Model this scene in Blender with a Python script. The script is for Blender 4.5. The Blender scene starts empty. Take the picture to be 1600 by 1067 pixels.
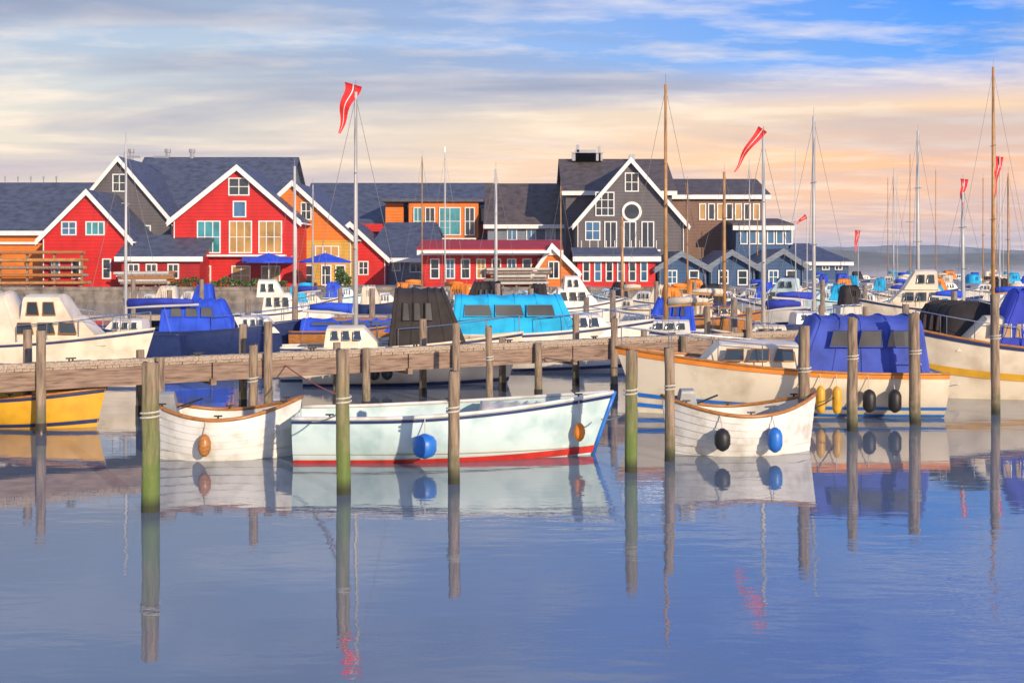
import bpy, math, random
from mathutils import Vector, Matrix
random.seed(7)
R=math.radians
sc=bpy.context.scene; C=sc.collection
F=1800.0; HZ=405.0; CH=3.5
# ---------------- camera, sky, sun, exposure ----------------
cam=bpy.data.objects.new('camera',bpy.data.cameras.new('camera')); C.objects.link(cam); sc.camera=cam
cam.location=(0,0,CH); cam.rotation_euler=(R(90),0,0)
cam.data.sensor_width=36; cam.data.lens=36*F/1600; cam.data.shift_y=-(533.5-HZ)/1600
cam.data.clip_start=.1; cam.data.clip_end=20000
SUN_EL=16; SUN_AZ=150      # azimuth clockwise from +Y (view direction): behind the camera, to the right
w=bpy.data.worlds.new("World"); sc.world=w; w.use_nodes=True
nt=w.node_tree; L=nt.links; BG=nt.nodes['Background']; BG.inputs[1].default_value=.115
def N(t,tree=None,**k):
    n=(tree or nt).nodes.new(t)
    for a,b in k.items(): setattr(n,a,b)
    return n
sky=N('ShaderNodeTexSky'); sky.sky_type='NISHITA'; sky.sun_disc=False
sky.sun_elevation=R(SUN_EL); sky.sun_rotation=R(SUN_AZ); sky.dust_density=2.0
tc=N('ShaderNodeTexCoord'); sep=N('ShaderNodeSeparateXYZ'); L.new(tc.outputs['Generated'],sep.inputs[0])
def math_(op,a,b=None,tree=None,clamp=False):
    n=N('ShaderNodeMath',tree,operation=op); n.use_clamp=clamp
    t=(tree or nt).links
    for i,v in enumerate((a,b)):
        if v is None: continue
        if isinstance(v,(int,float)): n.inputs[i].default_value=v
        else: t.new(v,n.inputs[i])
    return n.outputs[0]
def ramp(fac,stops,tree=None):
    n=N('ShaderNodeValToRGB',tree); e=n.color_ramp.elements
    while len(e)<len(stops): e.new(.5)
    for x,(p,c) in zip(e,stops):
        x.position=p; x.color=(*c,1) if len(c)==3 else c
    (tree or nt).links.new(fac,n.inputs[0]); return n.outputs[0]
def mixc(f,a,b,tree=None,blend='MIX'):
    n=N('ShaderNodeMix',tree,data_type='RGBA',blend_type=blend); t=(tree or nt).links
    for i,v in ((0,f),(6,a),(7,b)):
        if isinstance(v,(int,float)): n.inputs[i].default_value=v
        elif isinstance(v,tuple): n.inputs[i].default_value=(*v,1)
        else: t.new(v,n.inputs[i])
    return n.outputs[2]
el=math_('MAXIMUM',sep.outputs[2],0.0)
# clear-air colour: dusk gradient, warmer towards the right of the view, mixed with the physical sky
left=ramp(el,[(0,(.50,.52,.60)),(.05,(.70,.58,.46)),(.11,(.66,.60,.50)),(.17,(.38,.46,.56)),(.30,(.20,.32,.56))])
right=ramp(el,[(0,(.38,.42,.55)),(.03,(.66,.42,.33)),(.08,(.92,.48,.22)),(.125,(.78,.55,.36)),(.165,(.07,.30,.80)),(.30,(.02,.15,.70))])
side=N('ShaderNodeMapRange'); side.inputs[1].default_value=-.25; side.inputs[2].default_value=.35; L.new(sep.outputs[0],side.inputs[0])
clear=mixc(side.outputs[0],left,right)
clear10=mixc(1.0,clear,(10,10,10),blend='MULTIPLY')
base=mixc(.92,sky.outputs[0],clear10)
# streaky clouds projected on a plane overhead
den=math_('ADD',el,.07)
cv=N('ShaderNodeCombineXYZ'); L.new(math_('DIVIDE',sep.outputs[0],den),cv.inputs[0]); L.new(math_('DIVIDE',sep.outputs[1],den),cv.inputs[1])
mp=N('ShaderNodeMapping'); mp.inputs['Scale'].default_value=(.6,1.0,1); mp.inputs['Rotation'].default_value=(0,0,R(-8)); L.new(cv.outputs[0],mp.inputs[0])
n1=N('ShaderNodeTexNoise'); n1.inputs['Scale'].default_value=.62; n1.inputs['Detail'].default_value=8; n1.inputs['Roughness'].default_value=.48; n1.inputs['Distortion'].default_value=.6; L.new(mp.outputs[0],n1.inputs[0])
n2=N('ShaderNodeTexNoise'); n2.inputs['Scale'].default_value=2.6; n2.inputs['Detail'].default_value=7; n2.inputs['Roughness'].default_value=.6; L.new(mp.outputs[0],n2.inputs[0])
c1=ramp(n1.outputs[0],[(.44,(0,0,0)),(.62,(1,1,1))]); c2=ramp(n2.outputs[0],[(.46,(0,0,0)),(.66,(1,1,1))])
ccol=ramp(el,[(0,(3.8,3.9,4.8)),(.06,(4.6,4.0,4.4)),(.13,(2.6,2.9,3.9)),(.3,(1.5,1.75,2.9))])
wisp=ramp(el,[(0,(9,6.2,4.6)),(.12,(8.6,7.2,5.6)),(.3,(5.2,5.6,7.0))])
b1=mixc(math_('MULTIPLY',c2,.62),base,wisp)
rt=N('ShaderNodeMapRange'); rt.inputs[1].default_value=0; rt.inputs[2].default_value=.25; rt.inputs[3].default_value=.88; rt.inputs[4].default_value=.5; L.new(sep.outputs[0],rt.inputs[0])
b2=mixc(math_('MULTIPLY',c1,rt.outputs[0]),b1,ccol)
L.new(b2,BG.inputs[0])
sl=bpy.data.lights.new('sun','SUN'); sl.energy=3.9; sl.angle=R(.5); sl.color=(1,.84,.64)
so=bpy.data.objects.new('sun',sl); C.objects.link(so)
sd=Vector((math.sin(R(SUN_AZ))*math.cos(R(SUN_EL)),math.cos(R(SUN_AZ))*math.cos(R(SUN_EL)),math.sin(R(SUN_EL))))
so.rotation_euler=(-sd).to_track_quat('-Z','Y').to_euler()
sc.view_settings.view_transform='Standard'; sc.view_settings.look='None'; sc.view_settings.exposure=.27
sc.cycles.max_bounces=6
# ---------------- materials ----------------
MAT={}
def mat(name,col,rough=.5,var=.12,scale=6.0,bump=0.0,bscale=30.0,metal=0.0,stretch=(1,1,1),spec=.5,dirt=None):
    if name in MAT: return MAT[name]
    m=bpy.data.materials.new(name); m.use_nodes=True; t=m.node_tree; p=t.nodes['Principled BSDF']
    p.inputs['Roughness'].default_value=rough; p.inputs['Metallic'].default_value=metal; p.inputs['Specular IOR Level'].default_value=spec
    g=N('ShaderNodeTexCoord',t); q=N('ShaderNodeMapping',t); q.inputs['Scale'].default_value=stretch; t.links.new(g.outputs['Object'],q.inputs[0])
    n=N('ShaderNodeTexNoise',t); n.inputs['Scale'].default_value=scale; n.inputs['Detail'].default_value=6; t.links.new(q.outputs[0],n.inputs[0])
    dk=tuple(c*(1-var*1.6) for c in col) if dirt is None else dirt; lt=tuple(min(1,c*(1+var)) for c in col)
    t.links.new(ramp(n.outputs[0],[(.3,dk),(.52,col),(.75,lt)],t),p.inputs['Base Color'])
    if bump:
        n3=N('ShaderNodeTexNoise',t); n3.inputs['Scale'].default_value=bscale; n3.inputs['Detail'].default_value=4; t.links.new(q.outputs[0],n3.inputs[0])
        b=N('ShaderNodeBump',t); b.inputs['Strength'].default_value=bump; b.inputs['Distance'].default_value=.02
        t.links.new(n3.outputs[0],b.inputs['Height']); t.links.new(b.outputs[0],p.inputs['Normal'])
    MAT[name]=m; return m
def board_mat(name,col,pitch=3.2,axis='Z'):
    """painted timber cladding too far off to tell single boards apart"""
    if name in MAT: return MAT[name]
    m=mat(name,col,.6,.12,1.2,stretch=(1,1,.4)); t=m.node_tree; p=t.nodes['Principled BSDF']
    g=N('ShaderNodeTexCoord',t); wv=N('ShaderNodeTexWave',t); wv.bands_direction=axis; wv.wave_profile='SAW'; wv.inputs['Scale'].default_value=pitch/3
    t.links.new(g.outputs['Object'],wv.inputs[0]); old=p.inputs['Base Color'].links[0].from_socket; j=ramp(wv.outputs[0],[(0,(.62,.62,.62)),(.16,(1,1,1))],t); t.links.new(mixc(1.0,old,j,t,'MULTIPLY'),p.inputs['Base Color'])
    b=N('ShaderNodeBump',t); b.inputs['Strength'].default_value=1; b.inputs['Distance'].default_value=.04
    t.links.new(wv.outputs[0],b.inputs['Height']); t.links.new(b.outputs[0],p.inputs['Normal']); return m
white=mat('white_gelcoat',(.78,.72,.62),.3,.05,1.5,dirt=(.62,.55,.44))
cream=mat('cream_gelcoat',(.76,.65,.48),.35,.06,1.5,dirt=(.55,.44,.30))
wpaint=mat('white_paint',(.72,.69,.63),.5,.07,3,bump=.15,dirt=(.50,.45,.37))
trimw=mat('white_trim',(.78,.76,.72),.5,.05,3)
navy=mat('navy_paint',(.02,.035,.12),.3); redp=mat('red_paint',(.55,.03,.02),.45,.2,4); tealh=mat('pale_teal_paint',(.58,.70,.68),.4,.08,2,dirt=(.38,.52,.52))
bluep=mat('blue_paint',(.02,.16,.55),.4); yellowp=mat('yellow_paint',(.68,.36,.02),.45,.12,3); pinkr=mat('faded_red_paint',(.58,.14,.11),.5,.15,3)
canvas_blue=mat('blue_canvas',(.03,.05,.42),.8,.2,2.5,.5,4); canvas_royal=mat('royal_canvas',(.02,.08,.62),.8,.2,2.5,.5,4)
canvas_cyan=mat('cyan_canvas',(.01,.42,.72),.8,.18,2.5,.5,4); canvas_black=mat('black_canvas',(.03,.022,.02),.8,.3,2.5,.5,4)
canvas_cream=mat('cream_canvas',(.70,.60,.46),.8,.1,2.5,.5,4); canvas_violet=mat('faded_blue_canvas',(.05,.085,.42),.8,.2,2.5,.5,4)
rubber=mat('black_rubber',(.018,.016,.015),.5); steel=mat('steel',(.6,.6,.6),.25,.05,5,metal=1.0); teak=mat('varnished_teak',(.42,.17,.04),.35,.25,5,stretch=(1,6,6))
orange=mat('orange_canvas',(.80,.24,.02),.7,.15,3); ropew=mat('rope_white',(.6,.55,.45),.9); alu=mat('mast_alloy',(.55,.53,.5),.4,.08,2); spar=mat('varnished_spar',(.50,.25,.08),.4,.2,3)
wood=mat('weathered_wood',(.30,.225,.165),.85,.35,3,.6,30,stretch=(6,6,.7),dirt=(.12,.085,.06))
deckw=mat('jetty_plank_wood',(.44,.34,.25),.85,.3,4,.5,30,stretch=(6,.7,6),dirt=(.22,.16,.11))
beamw=mat('jetty_beam_wood',(.30,.20,.14),.85,.35,3,.6,30,stretch=(.7,6,6),dirt=(.13,.08,.05))
algae=mat('green_algae',(.07,.20,.04),.8,.4,9,.6,30); wetw=mat('wet_dark_wood',(.06,.045,.03),.4,.3,5)
slate=mat('slate_roof',(.075,.085,.125),.6,.3,1.5,.5,5,stretch=(1,1,3)); browns=mat('brown_tar_roof',(.10,.075,.065),.7,.3,1.5,.4,5)
redw=board_mat('red_boards',(.62,.018,.015)); red2=board_mat('dark_red_boards',(.42,.015,.014)); orw=board_mat('orange_boards',(.78,.20,.02)); och=board_mat('ochre_boards',(.62,.36,.06))
greyw=board_mat('grey_boards',(.13,.115,.12)); bluew=board_mat('blue_boards',(.04,.10,.22)); bgrey=board_mat('blue_grey_boards',(.20,.23,.28)); brownw=board_mat('brown_boards',(.22,.12,.08))
conc=mat('concrete',(.34,.31,.27),.9,.2,1,.4,8); stone=mat('quay_stone',(.24,.20,.16),.9,.4,1.2,.6,4)
def glass(name,col,r=.06):
    m=mat(name,col,r,.35,.6,spec=.9); return m
pane_d=glass('dark_glass',(.03,.045,.06)); pane_b=glass('blue_glass',(.05,.16,.30)); pane_t=glass('teal_glass',(.04,.26,.30)); vinyl=glass('clear_vinyl',(.10,.10,.10),.12); pane_y=glass('amber_glass',(.45,.25,.06),.3)
leafm=mat('leaf_green',(.07,.13,.03),.7,.4,3)
def post_mat(name,g,hgt):
    m=mat(name,(.33,.235,.15),.85,.35,3,.7,30,stretch=(6,6,.7),dirt=(.13,.085,.055)); t=m.node_tree; p=t.nodes['Principled BSDF']; old=p.inputs['Base Color'].links[0].from_socket
    gc=N('ShaderNodeTexCoord',t); sp=N('ShaderNodeSeparateXYZ',t); t.links.new(gc.outputs['Object'],sp.inputs[0])
    nn=N('ShaderNodeTexNoise',t); nn.inputs['Scale'].default_value=7; nn.inputs['Detail'].default_value=7; t.links.new(gc.outputs['Object'],nn.inputs[0])
    zz=math_('ADD',sp.outputs[2],math_('MULTIPLY',math_('SUBTRACT',nn.outputs[0],.5,t),1.5,t),t)
    f1=N('ShaderNodeMapRange',t); f1.inputs[1].default_value=hgt; f1.inputs[2].default_value=hgt*.25; f1.inputs[4].default_value=.85; t.links.new(zz,f1.inputs[0])
    f2=N('ShaderNodeMapRange',t); f2.inputs[1].default_value=.26; f2.inputs[2].default_value=.08; f2.inputs[4].default_value=.9; t.links.new(sp.outputs[2],f2.inputs[0])
    c=mixc(f1.outputs[0],old,g,t); c=mixc(f2.outputs[0],c,(.035,.035,.02),t); t.links.new(c,p.inputs['Base Color']); return m
post_green=post_mat('post_wood_green',(.12,.20,.03),1.9); post_plain=post_mat('post_wood_plain',(.13,.13,.06),.7)
# ---------------- mesh helpers ----------------
class MB:
    def __init__(s): s.v=[]; s.f=[]
    def add(s,v,f):
        o=len(s.v); s.v+=[tuple(a) for a in v]; s.f+=[tuple(i+o for i in q) for q in f]; return s
    def box(s,x0,x1,y0,y1,z0,z1):
        return s.add([(x0,y0,z0),(x1,y0,z0),(x1,y1,z0),(x0,y1,z0),(x0,y0,z1),(x1,y0,z1),(x1,y1,z1),(x0,y1,z1)],[(0,3,2,1),(4,5,6,7),(0,1,5,4),(1,2,6,5),(2,3,7,6),(3,0,4,7)])
    def tube(s,pts,r,n=6,r2=None):
        pts=[Vector(p) for p in pts]; k=len(pts); v=[];f=[]
        for i,p in enumerate(pts):
            d=(pts[min(i+1,k-1)]-pts[max(i-1,0)]); d=d.normalized() if d.length>1e-9 else Vector((0,0,1))
            a=d.orthogonal().normalized(); 
            up=Vector((0,0,1)) if abs(d.z)<.9 else Vector((1,0,0)); a=d.cross(up).normalized(); b=d.cross(a)
            rr=r if r2 is None else r+(r2-r)*i/(k-1)
            for j in range(n):
                q=2*math.pi*j/n; v.append(p+a*math.cos(q)*rr+b*math.sin(q)*rr)
        for i in range(k-1):
            for j in range(n): f.append((i*n+j,i*n+(j+1)%n,(i+1)*n+(j+1)%n,(i+1)*n+j))
        f.append(tuple(range(n-1,-1,-1))); f.append(tuple((k-1)*n+j for j in range(n))); return s.add(v,f)
    def lathe(s,prof,n=14,c=(0,0,0)):
        v=[];f=[]
        for r,z in prof:
            for j in range(n):
                q=2*math.pi*j/n; v.append((c[0]+r*math.cos(q),c[1]+r*math.sin(q),c[2]+z))
        for i in range(len(prof)-1):
            for j in range(n): f.append((i*n+j,i*n+(j+1)%n,(i+1)*n+(j+1)%n,(i+1)*n+j))
        f.append(tuple(range(n-1,-1,-1))); f.append(tuple((len(prof)-1)*n+j for j in range(n))); return s.add(v,f)
    def prism(s,poly,y0,y1):      # polygon in x,z extruded along y
        n=len(poly); v=[(x,y0,z) for x,z in poly]+[(x,y1,z) for x,z in poly]
        return s.add(v,[tuple(range(n)),tuple(range(2*n-1,n-1,-1))]+[(i,i+n,(i+1)%n+n,(i+1)%n) for i in range(n)])
    def build(s,name,m,parent=None,smooth=False):
        me=bpy.data.meshes.new(name); me.from_pydata(s.v,[],s.f); me.materials.append(m)
        if smooth:
            for p in me.polygons: p.use_smooth=True
        me.validate(); o=bpy.data.objects.new(name,me); C.objects.link(o)
        if parent is not None: o.parent=parent
        return o
def tag(o,label=None,cat=None,group=None,kind=None):
    if label: o['label']=label
    if cat: o['category']=cat
    if group: o['group']=group
    if kind: o['kind']=kind
    return o
def empty(name,loc,rz,label,cat,group=None):
    o=bpy.data.objects.new(name,None); C.objects.link(o); o.location=loc; o.rotation_euler=(0,0,rz); o.empty_display_size=.3
    return tag(o,label,cat,group)
def X(px,d): return (px-800)*d/F
def Z(py,d): return CH-(py-HZ)*d/F
def D(py): return CH*F/(py-HZ)     # distance of a waterline seen at row py
# ---------------- setting ----------------
m=bpy.data.materials.new('harbour_water'); m.use_nodes=True; t=m.node_tree; p=t.nodes['Principled BSDF']
p.inputs['Base Color'].default_value=(.15,.18,.215,1); p.inputs['Roughness'].default_value=.012; p.inputs['IOR'].default_value=3.6
g=N('ShaderNodeTexCoord',t); hs=[]
for sx,scl,dt in ((.45,1.1,3),(.35,5.0,4)):
    q=N('ShaderNodeMapping',t); q.inputs['Scale'].default_value=(sx,1,1); t.links.new(g.outputs['Object'],q.inputs[0])
    n=N('ShaderNodeTexNoise',t); n.inputs['Scale'].default_value=scl; n.inputs['Detail'].default_value=dt; t.links.new(q.outputs[0],n.inputs[0]); hs.append(n.outputs[0])
pn=N('ShaderNodeTexNoise',t); pn.inputs['Scale'].default_value=.09; t.links.new(g.outputs['Object'],pn.inputs[0]); pm_=ramp(pn.outputs[0],[(.40,(.25,.25,.25)),(.62,(1.6,1.6,1.6))],t)
h=math_('MULTIPLY',math_('ADD',math_('MULTIPLY',hs[0],1.0,t),math_('MULTIPLY',hs[1],.3,t),t),pm_,t)
b=N('ShaderNodeBump',t); b.inputs['Strength'].default_value=1; b.inputs['Distance'].default_value=.0085; t.links.new(h,b.inputs['Height']); t.links.new(b.outputs[0],p.inputs['Normal'])
tag(MB().add([(-4000,-60,0),(4000,-60,0),(4000,9000,0),(-4000,9000,0)],[(0,1,2,3)]).build('water',m),kind='structure')
q=MB().box(-90,48,93,400,-1,1.2); tag(q.build('quay_ground',conc),kind='structure')
wallm=MB(); 
qw=MB().box(-90,48,92.6,93,-1,1.0).build('quay_wall',stone); tag(qw,kind='structure')
for i in range(46): MB().box(-90+i*3.0+.02,-90+i*3.0+2.97,92.5,93.3,1.0,1.26).build('coping_stone',stone,qw)
# hills beyond the water
for k,(d,hgt,col,x0,x1) in enumerate(((2600,62,(.12,.15,.15),-300,2600),(1500,22,(.10,.11,.06),200,1500))):
    v=[];f=[];n=160
    for i in range(n):
        u=i/(n-1); x=x0+(x1-x0)*u; e=min(1,u*7)*hgt*(.62+.2*math.sin(u*9+k)+.1*math.sin(u*31+2*k)+.06*random.random())
        v+=[(x,d,-1),(x,d+60,e*.8),(x,d+200,e),(x,d+500,-1)]
    for i in range(n-1):
        for j in range(3): f.append((4*i+j,4*i+4+j,4*i+5+j,4*i+1+j))
    tag(MB().add(v,f).build('hills' if k==0 else 'far_shore',mat('hill%d'%k,col,.9,.4,.02)),kind='structure')
# ---------------- buildings ----------------
def window(par,px0,px1,py0,py1,d,pane=pane_d,nx=2,ny=1,fm=trimw,name='window'):
    x0,x1,z0,z1=X(px0,d),X(px1,d),Z(py1,d),Z(py0,d); lx,ly=par.location.x,par.location.y; fw=.10
    b=MB(); y=d-ly
    for a in ((x0-lx,x1-lx,z0,z0+fw),(x0-lx,x1-lx,z1-fw,z1),(x0-lx,x0-lx+fw,z0+fw,z1-fw),(x1-lx-fw,x1-lx,z0+fw,z1-fw)): b.box(a[0],a[1],y-.10,y+.02,a[2],a[3])
    for i in range(1,nx): xx=x0-lx+(x1-x0)*i/nx; b.box(xx-.035,xx+.035,y-.09,y+.02,z0+fw,z1-fw)
    for i in range(1,ny): zz=z0+(z1-z0)*i/ny; b.box(x0-lx+fw,x1-lx-fw,y-.085,y+.02,zz-.03,zz+.03)
    fr=b.build(name,fm,par)
    for i in range(nx):
        for j in range(ny):
            a0=x0-lx+(x1-x0)*i/nx; a1=x0-lx+(x1-x0)*(i+1)/nx; c0=z0+(z1-z0)*j/ny; c1=z0+(z1-z0)*(j+1)/ny
            MB().box(a0+.04,a1-.04,y-.04,y+.01,c0+.04,c1-.04).build('pane',pane,fr)
    return fr
def gable(name,label,px0,px1,pxa,pya,pye,d,depth,wm,rm,cat='house',trim=trimw,zb=1.2,lower=None):
    """house whose gable end faces the water"""
    x0,x1,xa=X(px0,d),X(px1,d),X(pxa,d); ze,za=Z(pye,d),Z(pya,d)
    r=empty(name,((x0+x1)/2,d,zb),0,label,cat); r.location.z=0; lx=(x0+x1)/2
    a,b,c=x0-lx,x1-lx,xa-lx
    MB().prism([(a,zb),(b,zb),(b,ze),(c,za),(a,ze)],0,depth).build('wall',wm,r)
    if lower: MB().box(a-.02,b+.02,-.06,.5,zb,Z(lower[0],d)).build('lower_wall',lower[1],r)
    ov=.35
    for s,(e,z) in ((-1,(a,ze)),(1,(b,ze))):
        k=(za-z)/(c-e); ex=e+s*ov; ez=z+k*s*ov
        rf=MB().prism([(ex,ez+.03),(c,za+.03),(c,za+.3),(ex,ez+.3)],-.5,depth+.4).build('roof',rm,r)
        MB().prism([(ex,ez-.18),(c,za-.18),(c,za+.33),(ex,ez+.33)],-.58,-.502).build('bargeboard',trim,rf)
        MB().box(ex-.1 if s<0 else ex,ex if s<0 else ex+.1,-.5,depth+.4,ez+.05,ez+.2).build('gutter',trim,rf)
    for e in (a+.15,b-.15): MB().tube([(e,-.12,ze+.0),(e,-.12,zb)],.05,6).build('downpipe',trim,r)
    return r
def longhouse(name,label,px0,px1,pyr,pye,d,depth,wm,rm,cat='house',zb=1.2,hip=0):
    x0,x1=X(px0,d),X(px1,d); ze=Z(pye,d); dr=d+depth/2; zr=CH-(pyr-HZ)*dr/F; lx=(x0+x1)/2
    r=empty(name,(lx,d,0),0,label,cat); a,b=x0-lx,x1-lx
    MB().add([(a,0,zb),(b,0,zb),(b,depth,zb),(a,depth,zb),(a,0,ze),(b,0,ze),(b,depth,ze),(a,depth,ze),(a+hip,depth/2,zr),(b-hip,depth/2,zr)],[(0,1,5,4),(1,2,6,9,5),(2,3,7,6),(3,0,4,8,7),(4,5,9,8),(6,7,8,9)]).build('wall',wm,r)
    for y0,y1 in ((-.5,depth/2),(depth+.5,depth/2)):
        z0=ze-.5*(zr-ze)/(depth/2)
        MB().add([(a-.4,y0,z0+.04),(b+.4,y0,z0+.04),(b+.4-hip,y1,zr+.04),(a-.4+hip,y1,zr+.04),(a-.4,y0,z0+.28),(b+.4,y0,z0+.28),(b+.4-hip,y1,zr+.28),(a-.4+hip,y1,zr+.28)],[(0,3,2,1),(4,5,6,7),(0,1,5,4),(1,2,6,5),(2,3,7,6),(3,0,4,7)]).build('roof',rm,r)
    MB().box(a-.4,b+.4,-.62,-.5,ze-.35,ze+.05).build('gutter',trimw,r)
    return r
def pbox(par,name,m_,px0,px1,py0,py1,d,th=.15,back=0):
    lx,ly=par.location.x,par.location.y
    return MB().box(X(px0,d)-lx,X(px1,d)-lx,d-ly-th,d-ly+back,Z(py1,d),Z(py0,d)).build(name,m_,par)
def vent(r,px,py,d,h=.8,rad=.22,m_=steel):
    MB().lathe([(rad,0),(rad,h*.7),(rad*1.5,h*.72),(rad*1.5,h)],10,(X(px,d)-r.location.x,d-r.location.y,Z(py,d))).build('roof_vent',m_,r)
B0=longhouse('warehouse','long dark slate roofed warehouse behind the bright red gabled house',190,436,250,332,108,16,bgrey,slate,'warehouse')
for px in (205,262,300): vent(B0,px,252,116,1.2)
B1=gable('gabled_house','bright red gabled house with blue attic window, biggest red one on the quay',270,466,372,264,346,97,9,redw,slate)
window(B1,357,390,278,306,97,pane_d,2,2); window(B1,364,385,314,340,97,pane_b,1,1)
for a,c in ((308,345),(358,394),(404,441)): window(B1,a,c,345,396,97,pane_t if a<320 else pane_y,3,2)
pbox(B1,'awning',canvas_blue,385,462,402,410,97,1.6); pbox(B1,'balcony',trimw,300,448,398,401,97,.8)
for a,c in ((362,392),(408,438),(300,330)): window(B1,a,c,415,446,97,pane_y,2,2,name='door')
B3=gable('gabled_house','dark grey gabled house with round window left of bright red house',104,272,187,250,350,103,12,greyw,slate)
window(B3,176,198,272,300,103,pane_d,2,2)
rw=MB().lathe([(.9,-.1),(.9,.1),(.7,.12)],20).build('window',trimw,B3); rw.rotation_euler=(R(90),0,0); rw.location=(X(187,103)-B3.location.x,0,Z(331,103))
MB().lathe([(.66,-.05),(.66,.14)],20).build('pane',pane_d,rw)
for a in (152,174,196,218): window(B3,a,a+18,352,378,103,pane_t,2,1)
for px in (195,240): pbox(B3,'roof_rail',steel,px,px+24,244,247,109,.1)
B2=gable('gabled_house','smaller red gabled house at left partly covering the grey gable',66,204,138,302,374,96,9,redw,slate)
window(B2,96,120,346,368,96,pane_b,2,2); window(B2,134,164,346,368,96,pane_t,3,1)
for a in (80,112,160): window(B2,a,a+14,404,436,96,pane_d if a!=80 else pane_b,1,2)
Bl=longhouse('warehouse','low building with dark slate roof and orange band at far left',-140,108,290,362,101,14,orw,slate,'warehouse')
pbox(Bl,'fascia',trimw,-140,60,378,382,100.8); 
for k in range(5): vent(Bl,8+k*20,292,108,1.0,.05)
Bs=longhouse('shed','low red shed with flat dark roof between red gables',190,312,372,402,94,7,red2,slate,'shed')
for a in (200,228,262): window(Bs,a,a+18,412,436,94,pane_d,2,2)
B4=gable('gabled_house','orange gabled house with ochre ground floor beside bright red house',368,550,458,288,372,101,16,orw,slate,lower=(376,och))
window(B4,470,487,316,344,101,pane_d,2,2); window(B4,492,530,384,402,100.9,pane_y,3,1)
for a in (474,502,524): window(B4,a,a+16,414,446,100.9,pane_d,1,2,name='door')
B5=gable('gabled_house','narrow red gabled house right of the orange house',484,604,548,352,404,104,10,redw,slate)
window(B5,560,576,408,430,104,pane_d,2,2)
B6=longhouse('apartment_house','long slate roofed house with orange dormers in the middle',468,762,290,356,118,18,bgrey,slate,'house')
pbox(B6,'dormer',orw,604,632,318,350,117,1,3); pbox(B6,'dormer',orw,640,748,316,372,116,1,5); 
for a,c,p_ in ((646,660,pane_t),(664,680,pane_d),(686,720,pane_t),(726,742,pane_d)): window(B6,a,c,324,368,114.95,p_,2,2)
pbox(B6,'dormer_roof',slate,598,756,311,316,115.5,1,6); pbox(B6,'balcony_rail',trimw,636,744,372,374,113,.1)
for k in range(12): pbox(B6,'baluster',trimw,637+k*9.5,638+k*9.5,374,386,113,.05)
pbox(B6,'red_band',redw,545,640,350,362,117,.4); pbox(B6,'red_band',redw,744,800,352,366,117,.4)
for a in (752,770,786): window(B6,a,a+11,326,346,116.8,pane_b,1,1)
B7=longhouse('warehouse','blue grey warehouse with sloping slate roof right of narrow red house',572,694,352,404,105,14,bgrey,slate,'warehouse',hip=1.5)
window(B7,612,626,408,424,105,pane_d,1,1); window(B7,640,670,410,426,105,pane_d,3,1)
B8=longhouse('shed','wide bright red shed with pale flat canopy in the middle',660,872,380,392,94,8,redw,red2,'shed')
pbox(B8,'canopy',trimw,665,860,392,396,93.5,2.2)
for i,a in enumerate(range(672,860,24)): window(B8,a,a+15,404,436,94,(pane_d,pane_b,pane_d,pane_y)[i%4],1+i%2,2,name='door' if i%3==0 else 'window')
B8b=gable('shed','small shed with orange front right of the wide red shed',836,900,862,386,424,92.6+1,5,orw,red2,'shed')
window(B8b,856,874,408,436,93.6,pane_d,2,1)
Bm=longhouse('warehouse','brown tar roofed wing with skylights left of tall grey gable',762,930,291,352,112,14,bgrey,browns,'warehouse')
for a in (792,822,852): window(Bm,a,a+16,358,376,112,pane_b,2,1)
B9=gable('gabled_house','tall grey gabled house with round window and white bargeboards in centre',900,1070,985,252,350,103,18,greyw,browns)
window(B9,976,998,270,300,103,pane_d,2,2)
rw=MB().lathe([(.9,-.1),(.9,.1),(.7,.12)],20).build('window',trimw,B9); rw.rotation_euler=(R(90),0,0); rw.location=(X(987,103)-B9.location.x,0,Z(331,103))
MB().lathe([(.66,-.05),(.66,.14)],20).build('pane',pane_d,rw)
for a in (944,974,1002): window(B9,a,a+20,346,388,103,pane_d,2,1)
window(B9,914,938,346,376,103,pane_b,2,2); window(B9,930,960,300,338,103,pane_d,3,3)
pbox(B9,'balcony',trimw,906,1030,390,393,102,.9)
for k in range(10): pbox(B9,'baluster',trimw,908+k*13,909+k*13,376,390,101.2,.05)
Bx=longhouse('warehouse','dark brown high roof joining the tall grey gable on its left side',884,1050,253,300,108,14,greyw,browns,'warehouse')
for a_,b_,c_ in ((893,940,241),(898,930,236),(900,904,228),(934,937,230),(982,990,243)): pbox(Bx,'roof_plant',steel,a_,b_,c_,253,115,1.2)
pbox(Bx,'roof_rail',steel,892,944,238,239,113.5,.05)
B10=longhouse('apartment_house','brown flat roofed building with glazed top floor right of grey gable',1046,1196,284,306,110,12,brownw,browns,'house')
for i,a in enumerate(range(1092,1190,14)): window(B10,a,a+11,318,344,110,pane_d if i%2 else pane_y,1,1)
B11=longhouse('apartment_house','lower brown terrace wing stepping down with blue glass balconies',1150,1232,346,354,106,12,bluew,browns,'house')
for a in range(1156,1228,14): window(B11,a,a+12,358,382,106,pane_b,1,1)
for i,(a,c,ap,ey,mm,lab) in enumerate(((1028,1104,1064,398,420,'dark blue boathouse with pale bargeboards in front of brown building'),(1108,1180,1142,396,418,'dark blue boathouse with red doors, middle one of three'),(1186,1256,1222,394,416,'dark blue boathouse at the right end of the quay'))):
    r=gable('boathouse',lab,a,c,ap,ey,mm,95+i*1.5,8,bluew,slate,'boathouse',trim=bgrey)
    window(r,a+14,a+30,422,444,95+i*1.5,pane_b if i!=1 else pane_d,2,2); window(r,c-28,c-12,422,446,95+i*1.5,pane_d,1,2,name='door')
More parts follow.
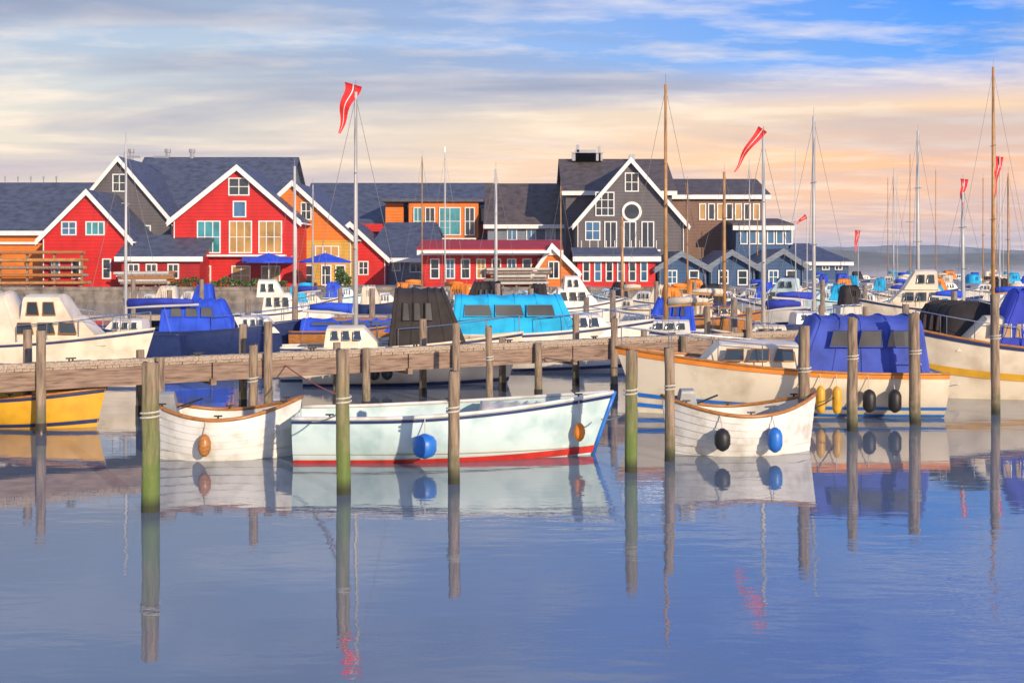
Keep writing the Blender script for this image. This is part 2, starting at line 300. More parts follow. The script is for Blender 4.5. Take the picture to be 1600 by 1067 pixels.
B12=longhouse('boat_shed','long low blue shed with grey hipped roof at end of quay',1226,1326,384,410,130,14,bluew,slate,'shed',zb=-.5,hip=3)
for a in (1240,1262,1284,1304): window(B12,a,a+12,412,422,130,pane_d,2,1)
sg=longhouse('shed','red painted shed with white posts left of the boathouses',902,1024,392,402,95,6,redw,slate,'shed')
for i,a in enumerate(range(910,1014,18)): window(sg,a,a+12,408,440,95,pane_b if i%2 else pane_d,1,2)
# timber racks on the quay
def rack(px0,px1,py0,py1,d,label,mm):
    r=empty('timber_rack',(X(px0,d),d,1.2),0,label,'timber rack'); wd=X(px1,d)-X(px0,d); ht=Z(py0,d)-1.2
    for i in range(4): MB().box(wd*i/3-.08,wd*i/3+.08,-.08,.08,0,ht).build('post',wood,r)
    n=5
    for j in range(n):
        z=.35+(ht-.5)*j/(n-1)
        for k in range(3): MB().tube([(-.6-random.random(),-.35+k*.28,z),(wd+random.random()*.7,-.35+k*.28,z+.03)],.11+.04*random.random(),8).build('spar',mm[(j+k)%len(mm)],r)
rack(0,128,392,478,93.8,'rack of long orange and brown spars on quay at far left',(spar,teak,wood))
rack(206,262,424,470,93.8,'low rack of grey spars in front of red shed',(wood,alu,teak))
rack(786,850,418,450,93.4,'rack of pale spars in front of wide red shed',(alu,wood))
# parasols and hedge
for i,(px,lab) in enumerate(((420,'blue parasol left in front of red house terrace'),(508,'blue parasol right in front of orange house'))):
    r=empty('parasol',(X(px,93.7),93.7,1.2),0,lab,'parasol','blue parasols on the quay'); r['group']='blue parasols on the quay'
    MB().tube([(0,0,0),(0,0,3)],.04).build('pole',trimw,r); MB().lathe([(2.1,2.0),(2.1,2.12),(1.1,2.45),(.05,2.8)],8).build('canopy',canvas_royal,r)
def bush(px0,px1,h,d,label,n=1400):
    x0,x1=X(px0,d),X(px1,d); b=MB()
    for i in range(n):
        x=random.uniform(x0,x1); hh=h*(.75+.25*math.sin(x*2.1)+.12*math.sin(x*5.3)); z=1.25+hh*random.random()**.7; y=d+random.uniform(-.45,.45); s=random.uniform(.06,.14)
        a=Vector((random.gauss(0,1),random.gauss(0,1),random.gauss(0,1))).normalized(); u=a.orthogonal().normalized(); v=a.cross(u); c=Vector((x,y,z))
        b.add([c-u*s,c-v*s*.6,c+u*s,c+v*s*.6],[(0,1,2,3)])
    tag(b.build('hedge',leafm),label,'hedge')
bush(330,448,.75,93.8,'low clipped green hedge along the quay below red house'); bush(524,548,1.5,93.7,'bushy green shrub by foot of the orange house',700)
bush(266,318,.8,94,'short dark green shrub between the racks and hedge',600)
# ---------------- jetty ----------------
J0=Vector((X(-40,22.6),22.6,0)); J1=Vector((X(1330,35),35,0)); jd=(J1-J0); JL=jd.length; ja=math.atan2(jd.y,jd.x); JW=1.5; JH=1.28
jt=empty('jetty',J0,ja,'weathered plank jetty on piles crossing the harbour from left to right','jetty')
pm=MB().box(-.068,.068,0,JW,-.025,.025).build('plank',deckw,jt); pm.location=(.07,0,JH); base_me=pm.data
np_=int(JL/.145)
for i in range(1,np_):
    o=bpy.data.objects.new('plank',base_me); C.objects.link(o); o.parent=jt; o.location=(.07+i*.145,random.uniform(-.025,.02),JH+random.uniform(-.006,.006)); o.rotation_euler=(random.uniform(-.006,.006),0,random.uniform(-.012,.012))
for y in (.06,JW-.12):
    for k in range(int(JL/4.7)+1):
        MB().box(k*4.7+.015,min(JL,k*4.7+4.685),y-.06,y+.06,JH-.42,JH-.03).build('beam',beamw,jt)
for k in range(int(JL/4.7)+1): MB().box(k*4.7-.06,k*4.7+.06,-.12,JW+.1,JH-.50,JH-.365).build('crossbeam',beamw,jt)
MB().box(0,JL,-.03,.08,JH+.028,JH+.13).build('kerb_rail',deckw,jt)
for k in range(11):
    for y in (-.16,JW+.14):
        x=1.2+k*2.35; top=JH+(.75 if (k%2==0) else .15)+random.uniform(-.08,.1)
        pl=MB().tube([(x,y,-1.2),(x,y,.0),(x,y,top)],.10,12,.092).build('pile',post_plain,jt,True); MB().tube([(x,y,-.3),(x,y,.22)],.106,12).build('algae_band',wetw,pl,True)
for k in range(9):
    b=MB().box(-.10,.10,-.02,.02,.05,.08); b.box(-.05,-.02,-.02,.02,0,.05); b.box(.02,.05,-.02,.02,0,.05); o=b.build('cleat',rubber,jt); o.location=(1.8+k*2.6,.03,JH+.131)
# mooring posts
posts=[(235,16,2.05,.125,'algae green mooring post standing nearest at left'),(537,17.2,2.15,.105,'tall green stained mooring post left of the dinghy middle'),(708,18.0,1.75,.095,'brown mooring post in front of the teal dinghy'),
(985,19.0,2.0,.105,'green based mooring post right of dinghy bow'),(1047,20.0,1.95,.09,'slim brown mooring post at the clinker boat stern'),(1257,21.2,2.25,.11,'pale grey mooring post at the clinker boat bow'),
(1332,23.5,2.3,.11,'brown mooring post in front of blue canvas cruiser'),(1430,24.5,2.35,.12,'dark brown mooring post before black tented boat'),(395,21.5,1.9,.085,'thin mooring post behind the faded red boat bow'),(1556,26,2.7,.10,'mooring post at right edge by navy canopy boat'),(765,25.5,2.0,.08,'thin grey mooring post behind teal dinghy by jetty')]
for px,d,h,r_,lab in posts:
    r=empty('mooring_post',(X(px,d),d,0),random.random(),lab,'mooring post','mooring posts in the water'); tx,ty=random.uniform(-.03,.03),random.uniform(-.02,.02)
    b_=MB(); b_.tube([(tx*u+random.uniform(-.008,.008),ty*u+random.uniform(-.008,.008),-1.2+(h+1.2)*u) for u in [k/9 for k in range(10)]],r_*1.04,16,r_*.9)
    b_.v=[(x*(1+.07*math.sin(5*math.atan2(y,x)+z*1.3)+random.uniform(-.02,.02)),y*(1+.07*math.sin(5*math.atan2(y,x)+z*1.3)),z+(random.uniform(-.03,.03) if z>h-.05 else 0)) for x,y,z in b_.v]
    b_.build('pile',post_green if px in (235,537,985) else post_plain,r,True)
    MB().tube([(r_*1.05*math.cos(a),r_*1.05*math.sin(a),h*.62+.01*a) for a in [k*.5 for k in range(28)]],.014,5).build('rope_turns',ropew,r)
# ---------------- boats ----------------
def hp(t,s,side,Ln,Bm,fb,sh,kind):
    z0=-.35
    if kind=='double': w=Bm/2*max(0,1-abs(2*t-1)**2.3)
    else: w=Bm/2*max(0,1-max(0,(t-.30)/.70)**2.4)*(1-.18*(1-min(1,t/.35)))
    zg=fb+sh*((2*t-1)**2 if kind=='double' else max(0,t-.15)**2*1.3)
    ex=.75 if kind=='cruiser' else .55
    y=w*math.cos(s*math.pi/2*.98)**ex; z=zg+(z0-zg)*s
    rake=(.10 if kind=='double' else .16)*Ln*.6
    x=Ln*(t-.5)+rake*((1-s)-.5)*(max(0,t*2-1)**3) - (rake*((1-s)-.5)*(max(0,1-t*2)**3) if kind=='double' else 0)
    return Vector((x,side*y,z))
def hull(par,Ln,Bm,fb,sh,kind,m_,strakes=0,bands=(),inner=None):
    n=26
    def patch(s0,s1,off0,off1,ss=4):
        b=MB()
        for side in (-1,1):
            v=[];f=[]
            for i in range(n+1):
                for j in range(ss+1):
                    s=s0+(s1-s0)*j/ss; p_=hp(i/n,s,side,Ln,Bm,fb,sh,kind); o=off0+(off1-off0)*j/ss
                    p_.y+=side*o; v.append(p_)
            for i in range(n):
                for j in range(ss):
                    q=(i*(ss+1)+j,(i+1)*(ss+1)+j,(i+1)*(ss+1)+j+1,i*(ss+1)+j+1); f.append(q if side<0 else q[::-1])
            b.add(v,f)
        return b
    hl=patch(0,1,0,0,10)
    if kind!='double':
        tr=[hp(0,j/8,-1,Ln,Bm,fb,sh,kind) for j in range(9)]+[hp(0,j/8,1,Ln,Bm,fb,sh,kind) for j in range(8,-1,-1)]; hl.add(tr,[tuple(range(len(tr)))])
    H=hl.build('hull',m_,par,True)
    if strakes:
        for k in range(strakes):
            s0=k*.80/strakes; s1=(k+1)*.80/strakes
            patch(s0,s1+.004,.006,.024,2).build('strake',m_,H,True)
    for (z0,z1,bm) in bands:      # stripes given as share of freeboard from the gunwale down
        patch(z0,z1,.028,.028,2).build('stripe',bm,H)
    b=MB()                        # gunwale capping
    for side in (-1,1): b.tube([hp(i/n,0,side,Ln,Bm,fb,sh,kind)+Vector((0,side*.01,.015)) for i in range(n+1)],.035,6)
    b.build('gunwale',inner or m_,par,True)
    v=[];f=[];dz=-.06 if kind=='cruiser' else -.42*fb-.08
    for i in range(n+1):
        for side in (-1,1): q=hp(i/n,.0 if kind=='cruiser' else .45,side,Ln,Bm,fb,sh,kind); q.y*=.96; q.z=hp(i/n,0,1,Ln,Bm,fb,sh,kind).z-.04 if kind=='cruiser' else min(q.z,.16); v.append(q)
    for i in range(n): f.append((2*i,2*i+2,2*i+3,2*i+1))
    MB().add(v,f).build('deck' if kind=='cruiser' else 'floorboards',cream if kind=='cruiser' else teak,par)
    return H
def loft(par,name,m_,x0,x1,z0,z1,w0,w1,rf,rb,crown=.08):
    """deckhouse or canvas: raked front rf and back rb, rounded top"""
    b=MB(); k=5; prof=[(-1,0),(-1,.12),(-.97,.88),(-.86,1.0),(-.45,1+crown),(0,1+crown*1.3),(.45,1+crown),(.86,1.0),(.97,.88),(1,.12),(1,0)]
    v=[];cl='canvas' in m_.name; st=[0,.03,.3,.6,.97,1] if not cl else [0,.02,.06]+[.06+.88*i/16 for i in range(1,17)]+[.98,1]; n=len(prof)
    for u in st:
        for a,h in prof:
            xa=x0+(x1-x0)*u; xx=xa+(rb*min(h,1) if u<.5 else -rf*min(h,1))*(abs(2*u-1))
            hh=z0+(z1-z0)*h*(1 if 0<u<1 else .985); ww=(w0+(w1-w0)*u)/2
            if cl and 0<u<1: sg=abs(math.sin((u-.06)/.88*math.pi*4)); hh-=(1-sg)*0 + .045*sg*(h>.5); ww*=1-.03*sg*math.sin(math.pi*min(h,1))+random.uniform(-.006,.006); hh+=random.uniform(-.014,.014)
            v.append((xx,a*ww*(1-.12*min(h,1)),hh))
    f=[]
    for i in range(len(st)-1):
        for j in range(n-1): f.append((i*n+j,i*n+j+1,(i+1)*n+j+1,(i+1)*n+j))
    f.append(tuple(range(n))[::-1]); f.append(tuple((len(st)-1)*n+j for j in range(n)))
    return b.add(v,f).build(name,m_,par,cl)
def side_windows(par,x0,x1,z0,z1,w,zc0,zc1,cnt,pm_,fm,rake=.1):
    wd=(x1-x0)/cnt; rake=min(rake,wd*.16,.09)
    for side in (-1,1):
        for i in range(cnt):
            a=x0+wd*i+.05; c=x0+wd*(i+1)-.05; v=[]
            for off in (.012,.045):
                for x,z in ((a,z0),(c,z0),(c-rake,z1),(a+(rake*.4 if i==0 else 0),z1)):
                    hfr=(z-zc0)/(zc1-zc0); y=side*(w/2*(1-.12*min(1,max(0,hfr)))*1.0+off); v.append((x,y,z))
            wn=MB().add(v,[(0,1,2,3),(7,6,5,4),(0,4,5,1),(1,5,6,2),(2,6,7,3),(3,7,4,0)]).build('window',pm_,par)
            q=[Vector(p_)*1 for p_ in v[4:]]; MB().tube(q+[q[0]],.018,5).build('frame',fm,wn)
def rail(par,Ln,Bm,fb,sh,kind,t0=.45,t1=.985,h=.5):
    pts=[];n=9; b=MB()
    for side in (-1,1):
        row=[]
        for i in range(n):
            t=t0+(t1-t0)*i/(n-1); p_=hp(t,0,side,Ln,Bm,fb,sh,kind); p_.y*=.93; row.append(p_+Vector((0,0,h)))
            if i%2==0: b.tube([p_,p_+Vector((0,0,h))],.012,5)
        b.tube(row,.014,5)
    b.build('rail',steel,par)
def fender(px_label,boat,t,side,Ln,Bm,fb,sh,kind,m_,r=.13,l=.5):
    p_=hp(t,.0,side,Ln,Bm,fb,sh,kind); y=p_.y+side*(r+.03); z=p_.z
    M=Matrix.Translation(boat.location)@Matrix.Rotation(boat.rotation_euler.z,4,'Z'); wp=M@Vector((p_.x,y,z*.45))
    o=empty('fender',wp,boat.rotation_euler.z,px_label,'fender')
    MB().lathe([(.03,-l/2),(r*.75,-l/2+.05),(r,-l/2+.13),(r,l/2-.13),(r*.75,l/2-.05),(.03,l/2)],14).build('body',m_,o,True)
    MB().tube([(0,0,l/2-.02),(0,-side*(r+.02),z-z*.45)],.01,5).build('line',ropew,o)
def mast(par,x,z0,h,r=.06,m_=alu,spr=2,Bm=2.4,boom=None,Ln=7,stays=True,bcov=None):
    M_=MB().tube([(x,0,z0),(x,0,h)],r,10,r*.6).build('mast',m_,par,True)
    for k in range(spr):
        zz=z0+(h-z0)*(.5 if spr==1 else (.38+.3*k)); MB().tube([(x,-.45+.08*k,zz),(x,.45-.08*k,zz)],.018,5).build('spreader',m_,M_)
    if stays:
        b=MB()
        for e in ((x+Ln*.42,0,z0),(x-Ln*.42,0,z0),(x-.1,Bm*.42,z0-.1),(x-.1,-Bm*.42,z0-.1)): b.tube([e,(x,0,h-.15)],.007,4)
        b.tube([(x+.03,-.05,z0+.2),(x+.03,-.05,h-.2)],.008,4); b.build('stays',mat('stay_wire',(.22,.21,.2),.5),M_)
    if boom:
        MB().tube([(x-.05,0,z0+.9),(x-boom,0,z0+1.0)],.045,8).build('boom',m_,par)
        if bcov: MB().tube([(x-.1,0,z0+1.05),(x-boom*.5,0,z0+1.12),(x-boom+.2,0,z0+1.1)],.16,8,.08).build('sail_cover',bcov,par,True)
    MB().tube([(x,0,h),(x,0,h+.35)],.008,4).build('antenna',steel,M_)
def pennant(px,pyt,d,dx,dz,label,h=.30):
    """long tapering red pennant with a white cross hanging in folds from a mast top"""
    x0,z0=X(px,d),Z(pyt,d); n=14; b=MB(); wv=MB()
    r=empty('pennant',(x0,d,z0),0,label,'pennant','red pennants on masts'); 
    for mb,lo,hi,y in ((b,-1,1,0),(wv,-.07,.07,-.012)):
        v=[];f=[]
        for i in range(n+1):
            u=i/n; cx=dx*u+.04*math.sin(u*9); cz=dz*u**1.15; hw=h*(1.25-u*1.1)*.5; yy=.07*math.sin(u*11)+y
            nx,nz=-dz,dx; l=math.hypot(nx,nz); nx/=l; nz/=l
            for e in (lo,hi):
                for yo in (0,.006): v.append((cx+nx*hw*e,yy+yo,cz+nz*hw*e))
        for i in range(n):
            a=4*i; f+=[(a,a+4,a+6,a+2),(a+1,a+3,a+7,a+5)]
        (b if mb is b else wv).add(v,f)
    b.build('cloth',mat('red_cloth',(.70,.02,.02),.7,.15,3),r); wv.build('cross_stripe',trimw,r)
def cruiser(px,py,lenpx,rot,label,hm=white,fbm=.95,sh=.45,cab=None,can=None,top=None,mastc=None,bands=(),railon=True,win=pane_d,beam=None,name='motor_boat',wf=steel,group=None):
    """px centre column, py waterline row, lenpx apparent length, rot heading in degrees (0: bow to the right)"""
    d=D(py); r_=R(rot); Ln=lenpx*d/F/max(.35,abs(math.cos(r_))+.25*abs(math.sin(r_))); Bm=beam or Ln*.33
    o=empty(name,(X(px,d),d,0),r_,label,'boat',group)
    hull(o,Ln,Bm,fbm,sh,'cruiser',hm,0,bands or ((.015,.05,navy),(.70,.76,navy)),teak if bands else None)
    zc=fbm+.05
    if cab:
        a,c,h=cab; loft(o,'cabin',hm if hm not in (navy,) else white,Ln*a,Ln*c,zc-.1,zc+h,Bm*.74,Bm*.56,h*1.1,h*.15)
        side_windows(o,Ln*a+.15,Ln*c-h*.9-.1,zc+h*.38,zc+h*.85,Bm*.70,zc-.1,zc+h,3,win,wf)
    if top:
        a,c,h0,h1,tm=top; loft(o,'wheelhouse',tm,Ln*a,Ln*c,zc+h0,zc+h1,Bm*.66,Bm*.6,(h1-h0)*.6,.05)
        side_windows(o,Ln*a+.12,Ln*c-(h1-h0)*.6,zc+h0+(h1-h0)*.35,zc+h0+(h1-h0)*.82,Bm*.64,zc+h0,zc+h1,2,win,wf)
    if can:
        a,c,h,cm=can; cv_=loft(o,'canopy',cm,Ln*a,Ln*c,zc-.05,zc+h,Bm*.84,Bm*.72,h*.45,h*.12,.06)
        side_windows(cv_,Ln*a+.35,Ln*c-h*.62,zc+h*.48,zc+h*.80,Bm*.80,zc-.05,zc+h,3,vinyl,cm)
        sm=MB()
        for i_ in range(5):
            u_=.06+.88*i_/4; xx=Ln*a+(Ln*c-Ln*a)*u_; wd_=(Bm*.84+(Bm*.72-Bm*.84)*u_)/2; k_=-h*.45 if u_>.5 else h*.12
            sm.tube([(xx+k_*min(hh_,1)*abs(2*u_-1),aa_*wd_*(1-.12*min(hh_,1))*1.006,zc-.05+(h+.05)*hh_*1.004) for aa_,hh_ in ((-1,0),(-1,.12),(-.97,.88),(-.86,1.0),(-.45,1.06),(0,1.08),(.45,1.06),(.86,1.0),(.97,.88),(1,.12),(1,0))],.016,5)
        sm.build('seam',cm,cv_)
    if railon: rail(o,Ln,Bm,fbm,sh,'cruiser')
    if mastc: mast(o,Ln*mastc[0],zc,mastc[1],.06,mastc[2],2,Bm,mastc[3],Ln,True,mastc[4] if len(mastc)>4 else None)
    return o,Ln,Bm,fbm,sh
# near row ---------------------------------------------------------
def openboat(px,py,lenpx,rot,label,kind,m_,fb,sh,beam,bands=(),strakes=0,inner=None,name='rowing_boat'):
    d=D(py); r_=R(rot); Ln=lenpx*d/F/max(.35,abs(math.cos(r_))); o=empty(name,(X(px,d),d,0),r_,label,'boat')
    hull(o,Ln,beam,fb,sh,kind,m_,strakes,bands,inner)
    for k,t_ in enumerate((.28,.5,.72)):
        y=hp(t_,.45,1,Ln,beam,fb,sh,kind).y*.93; MB().box(Ln*(t_-.5)-.12,Ln*(t_-.5)+.12,-y,y,fb*.55,fb*.55+.04).build('thwart',teak,o)
    return o,Ln,beam,fb,sh,kind
D1=openboat(702,712,470,4,'pale teal open dinghy with red waterline moored in centre foreground','dinghy',tealh,.78,.34,1.9,((.02,.06,navy),(.64,.73,redp)),0,wpaint,'dinghy')
loft(D1[0],'foredeck_cover',canvas_cream,D1[1]*.10,D1[1]*.36,.62,.92,1.5,.7,.3,.05)
MB().tube([hp(1,s_,1,*D1[1:5],'dinghy')+Vector((.03,0,.03)) for s_ in (0,.25,.5,.8)],.04,8).build('stem_rope_guard',bluep,D1[0],True)
D2=openboat(1155,705,232,6,'white clinker boat with dark gunwale moored right of centre','double',wpaint,.72,.30,1.45,(),7,teak)
D3=openboat(350,712,225,6,'white clinker boat beside left jetty, brown gunwale','double',wpaint,.72,.30,1.45,(),7,teak)
for o_,lab in ((D2[0],'grey outboard motor tilted up on right clinker boat'),(D3[0],'grey outboard motor on the left clinker boat')):
    Ln=D2[1]; M=Matrix.Translation(o_.location)@Matrix.Rotation(o_.rotation_euler.z,4,'Z'); wp=M@Vector((-Ln*.36,0,.62))
    e=empty('outboard_motor',wp,o_.rotation_euler.z,lab,'outboard motor'); loft(e,'cowling',mat('grey_plastic',(.25,.25,.25),.4),-.2,.2,.1,.5,.28,.24,.08,.08)
    MB().box(-.06,.06,-.05,.05,-.5,.12).build('leg',rubber,e); MB().tube([(.15,0,.25),(.6,.08,.4)],.018,6).build('tiller',rubber,e)
D4=openboat(46,664,230,-8,'small yellow open boat with dark keel under the jetty at left edge','dinghy',yellowp,.62,.2,1.6,((.02,.07,navy),(.55,.62,navy)),0,teak,'dinghy')
fender('royal blue fender on the water beside teal dinghy',D1[0],.42,-1,*D1[1:6],bluep,.20,.42)
fender('round dark fender on the left part of right clinker boat',D2[0],.30,-1,*D2[1:6],rubber,.14,.40)
fender('blue fender hanging at the right part of right clinker boat',D2[0],.64,-1,*D2[1:6],bluep,.13,.44)
fender('brown fender hanging on the left clinker boat',D3[0],.42,-1,*D3[1:6],teak,.11,.38)
fender('orange fender near bow of the teal dinghy',D1[0],.90,-1,*D1[1:6],orange,.10,.32)
# boats moored in front of or right behind the jetty ---------------
BT=[]
def add(*a,**k): r=cruiser(*a,**k); BT.append(r); return r
c1=add(1222,646,480,176,'large cream cruiser with blue canvas and orange trim right of centre',hm=cream,fbm=1.0,sh=.5,cab=(-.05,.30,.55),can=(-.44,-.02,1.12,canvas_violet),bands=((.0,.07,orange),(.55,.60,bluep),(.68,.73,bluep)),win=pane_d,wf=teak)
fender('black fender hanging on side of blue canvas cruiser',c1[0],.26,1,*c1[1:5],'cruiser',rubber,.14,.5); fender('second black fender toward stern of blue canvas cruiser',c1[0],.18,1,*c1[1:5],'cruiser',rubber,.14,.5)
for k,t_ in enumerate((.36,.41,.46)): fender(('yellow fender nearest the stern of the blue canvas cruiser','yellow fender in the middle of three on the cruiser','yellow fender nearest the bow on blue canvas cruiser')[k],c1[0],t_,1,*c1[1:5],'cruiser',yellowp,.10,.6)
c2=add(1575,622,270,174,'cream cruiser with navy canopy and bright windows at right edge',hm=cream,fbm=1.25,sh=.5,cab=(-.10,.32,.7),can=(-.42,.12,1.35,canvas_blue),win=pane_y,bands=((.0,.05,navy),(.4,.5,yellowp)))
c3=add(1462,606,105,100,'boat with tall black tent over its stern, before right canopy boat',hm=cream,fbm=1.0,sh=.4,cab=(.1,.34,.5),can=(-.44,.05,1.25,canvas_black),beam=1.9)
c4=add(640,600,330,4,'cream sailing boat with black tented cockpit behind jetty in centre',hm=cream,fbm=1.05,sh=.4,cab=(-.4,-.12,.5),can=(-.10,.28,1.5,canvas_black),name='sailing_boat')
fender('dark fender hanging on cream hull left of black tent',c4[0],.34,-1,*c4[1:5],'cruiser',rubber,.15,.5); fender('dark fender right beside another on cream hull',c4[0],.40,-1,*c4[1:5],'cruiser',rubber,.15,.5)
c5=add(60,600,330,4,'cream cabin cruiser with rounded canvas top at left edge behind jetty',hm=cream,fbm=1.15,sh=.4,cab=(-.1,.34,.65),can=(-.46,-.02,1.3,canvas_cream),top=(-.05,.2,.5,1.25,cream),wf=teak)
c6=add(850,578,320,3,'white cruiser with bright cyan canopy in middle behind jetty',hm=white,fbm=1.15,sh=.45,cab=(.08,.36,.55),can=(-.46,.16,1.12,canvas_cyan))
c7=add(1010,556,190,176,'small white motor boat with royal blue cover right of cyan canopy',hm=white,fbm=.9,cab=(.0,.3,.5),can=(-.4,.02,1.1,canvas_royal))
c8=add(350,556,250,5,'navy hulled boat with bright royal blue canvas behind jetty',hm=navy,fbm=.9,cab=(.1,.36,.45),can=(-.38,.08,1.05,canvas_royal))
c9=add(205,560,170,178,'navy hulled sailing boat with bare deck left of blue canvas boat',hm=navy,fbm=.85,cab=(-.15,.28,.45),mastc=(.05,7.6,alu,2.6,canvas_blue),name='sailing_boat')
c10=add(560,556,210,2,'wooden boat with long blue cover along its deck',hm=teak,fbm=.9,cab=(-.2,.3,.4),can=(-.42,.38,.4,canvas_royal),railon=False)
c11=add(440,530,150,6,'white motor boat with high bow behind navy hulled boat',hm=white,fbm=1.1,sh=.5,cab=(-.2,.3,.8),top=(-.25,.05,.7,1.4,white))
c12=add(720,530,170,176,'white motor boat with dark brown sunshade roof',hm=white,fbm=1.1,cab=(-.2,.3,.7),can=(-.4,0,1.3,canvas_black))
c13=add(1215,520,130,150,'white motor boat with pale teal top, stern toward jetty',hm=white,fbm=1.2,cab=(-.3,.3,.8),top=(-.25,.05,.7,1.3,tealh))
c14=add(1425,528,150,172,'cream motor yacht with raked wheelhouse behind black tented boat',hm=cream,fbm=1.3,cab=(-.3,.32,.8),top=(-.25,.1,.8,1.6,cream))
c15=add(905,520,130,5,'white motor boat with high cabin behind cyan canopy boat',hm=white,fbm=1.2,cab=(-.3,.3,.8),top=(-.2,.1,.7,1.4,white))
NEAR=[]
# sailing boats with the tall masts: (mast column, mast top row, waterline row, length px, heading, colours)
def sailer(mx,topy,wy,lp,rot,label,hm,mm,bc,lean=0,group=None):
    d=D(wy); h=Z(topy,d); r=cruiser(mx-lp*.06*math.cos(R(rot)),wy,lp,rot,label,hm=hm,fbm=.95,sh=.35,cab=(-.15,.28,.4),name='sailing_boat',group=group)
    o=r[0]; Ln=r[1]; mast(o,Ln*.06,1.0,h-.3,.075*(d/34)**.5,mm,2,r[2],Ln*.40,Ln,True,bc); NEAR.append(r); return r
sailer(556,128,592,210,8,'white sailing boat with tall pale mast and red pennant, left of centre',white,alu,canvas_royal)
sailer(1040,118,566,190,172,'white sailing boat with tall varnished mast right of centre',white,spar,canvas_cream)
sailer(1193,200,580,170,176,'cream sailing boat with pale mast flying long red pennant',cream,alu,canvas_blue)
sailer(1272,170,545,170,5,'navy sailing boat with tall grey mast behind blue canvas',navy,alu,canvas_blue)
sailer(1552,95,522,170,176,'white sailing boat with tallest varnished mast at right',white,spar,canvas_royal)
sailer(1132,258,530,150,8,'wooden sailing boat with yellow varnished mast',teak,spar,canvas_cream)
sailer(1505,275,540,130,5,'white sailing boat with thin mast and small pennant at right',white,alu,canvas_royal)
sailer(775,255,512,110,10,'white sailing boat with grey mast in front of red shed',white,alu,canvas_royal)
sailer(460,250,520,110,170,'white sailing boat with grey mast in front of orange house',white,alu,canvas_blue)
sailer(1435,195,515,130,10,'white sailing boat with thick grey mast at right of middle',white,alu,canvas_blue)
sailer(972,330,512,90,172,'small cream sailing boat with short mast by grey gable',cream,spar,canvas_cream)
pennant(552,132,D(592),-.42,-1.45,'long red pennant drooping from pale mast left of centre',.42)
pennant(1192,202,D(580),-.92,-1.35,'long red pennant streaming left from mast right of centre',.26)
pennant(1562,245,D(522),-.25,-1.9,'long red pennant near tallest mast at right',.3)
pennant(1507,280,D(540),-.12,-1.1,'red pennant on thin mast at right',.26)
pennant(1260,338,D(470),-.9,-.7,'small red pennant over the far boats',.35); pennant(1340,360,D(470),-.2,-1.9,'narrow red pennant over far boats right of middle',.4)
MB().tube([(X(1562,D(522)),D(522),1),(X(1562,D(522)),D(522),Z(243,D(522)))],.03,6).build('flagpole',alu)
fp=C.objects['flagpole']; tag(fp,'thin pale flagpole beside tallest mast at right','flagpole')
MB().tube([(X(1261,D(470)),D(470),0),(X(1261,D(470)),D(470),Z(335,D(470)))],.04,6).build('flagpole',alu); tag(C.objects['flagpole.001'],'thin flagpole rising from far boats right of blue boathouses','flagpole')
MB().tube([(X(1341,D(470)),D(470),0),(X(1341,D(470)),D(470),Z(358,D(470)))],.04,6).build('flagpole',alu); tag(C.objects['flagpole.002'],'thin flagpole over far boats near the hills','flagpole')
# far boats in the inner harbour, each its own thing
hulls=[(white,'white'),(cream,'cream'),(navy,'navy hulled'),(white,'white'),(tealh,'pale teal')]
covs=[(canvas_royal,'blue'),(canvas_cream,'cream'),(canvas_black,'black'),(canvas_cyan,'cyan'),(orange,'orange')]
spots=[(300,500),(485,505),(600,505),(655,492),(820,498),(1010,500),(1070,508),(1130,500),(1175,492),(1290,498),(1350,505),(1400,490),(1480,500),(1580,508),(1300,478),(1360,476),(1420,470),(1480,474),(1540,478),(1590,470),(1100,482),(1240,476),(1330,460),(1390,456),(1450,458),(1510,455),(1570,458),(240,508),(700,500),(950,492),(1120,462),(1180,466),(1215,458),(1275,462),(1320,468),(1350,452),(1405,462),(1435,450),(1465,464),(1495,449),(1530,462),(1555,450),(1595,458),(880,488),(540,490)]
seen={}
for i,(px,py) in enumerate(spots):
    hm,hn=hulls[i%5]; cm,cn=covs[(i*3+i//5)%5]; rot=random.choice((4,12,168,176,30,150)); sail=i%5 in (1,3)
    near=('red house','orange house','narrow red house','red shed','wide shed','tall grey gable','blue boathouses','far shore')[min(7,int(px/200))]; near=near+(' left end' if px%200<70 else ' right end' if px%200>135 else ' middle')
    lab='%s %s with %s cover moored before the %s'%(hn,'sailing boat' if sail else 'motor boat',cn,near)
    k=seen.get(lab,0); seen[lab]=k+1
    if k: lab='%s boat, %s cover, %s px %s'%(hn,cn,'far',near) if 0 else lab.replace('moored before','%s, before'%('farther off','farthest off','nearly hidden','by the pontoon')[min(3,k-1)])
    lp=random.uniform(75,110)*(py-HZ)/95
    r=cruiser(px,py,lp,rot,lab,hm=hm,fbm=1.0,sh=.4,cab=(-.1,.3,.55),can=(-.42,-.02,.95,cm),railon=py>485,name='sailing_boat' if sail else 'motor_boat',group='boats in the inner harbour')
    if sail: mast(r[0],r[1]*.05,1.0,random.uniform(7.5,min(14,Z(235,r[0].location.y))),.05,random.choice((alu,spar)),1,r[2],r[1]*.35,r[1],py>485,cm)
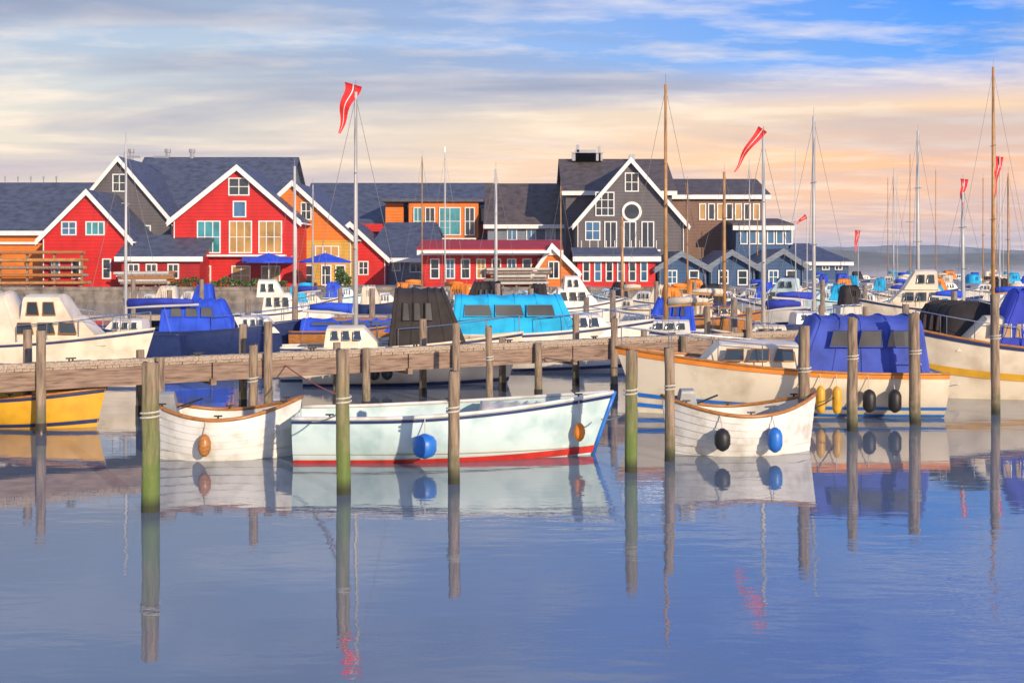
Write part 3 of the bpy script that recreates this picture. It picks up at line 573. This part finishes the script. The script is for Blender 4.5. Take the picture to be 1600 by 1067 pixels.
# inner harbour pontoon and piles
pt=empty('pontoon',(X(1600,60),60,0),math.pi,'grey inner pontoon behind first row of boats','pontoon')
for k in range(24): MB().box(k*2.2,k*2.2+2.17,-.8,.8,.35,.6).build('deck_section',deckw,pt)
pl_={}
for i in range(22):
    px=200+i*64+random.uniform(-14,14); d=random.choice((38,44,50,58)); h=random.uniform(1.9,2.6)
    o=MB().tube([(0,0,-1),(0,0,h)],.13,10,.11).build('mooring_pile',wood,None,True); o.location=(X(px,d),d,0)
    near=min(BT+NEAR,key=lambda b:abs(b[0].location.x/b[0].location.y-(px-800)/F)+abs(b[0].location.y-d)*.004)[0]['label']; near=' '.join(near.split()[:6]); pl_[near]=pl_.get(near,0)+1
    tag(o,'mooring pile %s the %s'%(('standing just by','second one near','third one near','fourth one near','fifth one near')[min(4,pl_[near]-1)],near),'mooring pile','mooring piles behind the jetty')
for (o_,Ln,Bm,fb_,sh_,kd) in (D1,D2,D3,D4):
    for side in (-1,1):
        for t_ in (.12,.5,.9):
            b=MB(); q=hp(t_,0,side,Ln,Bm,fb_,sh_,kd); b.box(q.x-.07,q.x+.07,q.y*.97-.015,q.y*.97+.015,q.z+.07,q.z+.095); b.box(q.x-.015,q.x+.015,q.y*.97-.015,q.y*.97+.015,q.z+.03,q.z+.07); b.build('cleat',rubber,o_)
# mooring lines
def line(name,a,b,sag,m_,label):
    a,b=Vector(a),Vector(b); tag(MB().tube([a.lerp(b,i/12)+Vector((0,0,-sag*4*(i/12)*(1-i/12))) for i in range(13)],.013,5).build(name,m_),label,'rope')
def PP(px,py,d): return (X(px,d),d,Z(py,d))
line('mooring_line',PP(985,640,19),PP(940,655,20.3),.06,ropew,'white mooring line from dinghy bow to green based post')
line('mooring_line',PP(235,650,16),PP(250,655,20),.10,ropew,'white mooring line from nearest green post to left clinker boat')
line('mooring_line',PP(537,640,17.2),PP(470,655,20.5),.10,ropew,'pale mooring line from dinghy stern to tall post')
line('mooring_line',PP(1257,640,21.2),PP(1325,600,27),.12,rubber,'dark mooring line from pale post up to the cruiser')
line('mooring_line',PP(1430,560,24.5),PP(1500,600,29),.15,ropew,'pale mooring line from dark post to canopy boat')
line('mooring_line',PP(445,570,26),PP(525,615,19),.05,redp,'thick red rope slanting down from jetty to tall post')
# air
hz=MB().box(-450,900,-3,3200,-1,30); hzm=bpy.data.materials.new('air'); hzm.use_nodes=True; ht=hzm.node_tree
for n in list(ht.nodes):
    if n.type!='OUTPUT_MATERIAL': ht.nodes.remove(n)
vp=N('ShaderNodeVolumePrincipled',ht); vp.inputs['Density'].default_value=.00022; vp.inputs['Color'].default_value=(.8,.85,1,1)
ht.links.new(vp.outputs[0],[n for n in ht.nodes if n.type=='OUTPUT_MATERIAL'][0].inputs['Volume'])
USE_HAZE=True
if USE_HAZE: tag(hz.build('haze',hzm),kind='stuff')
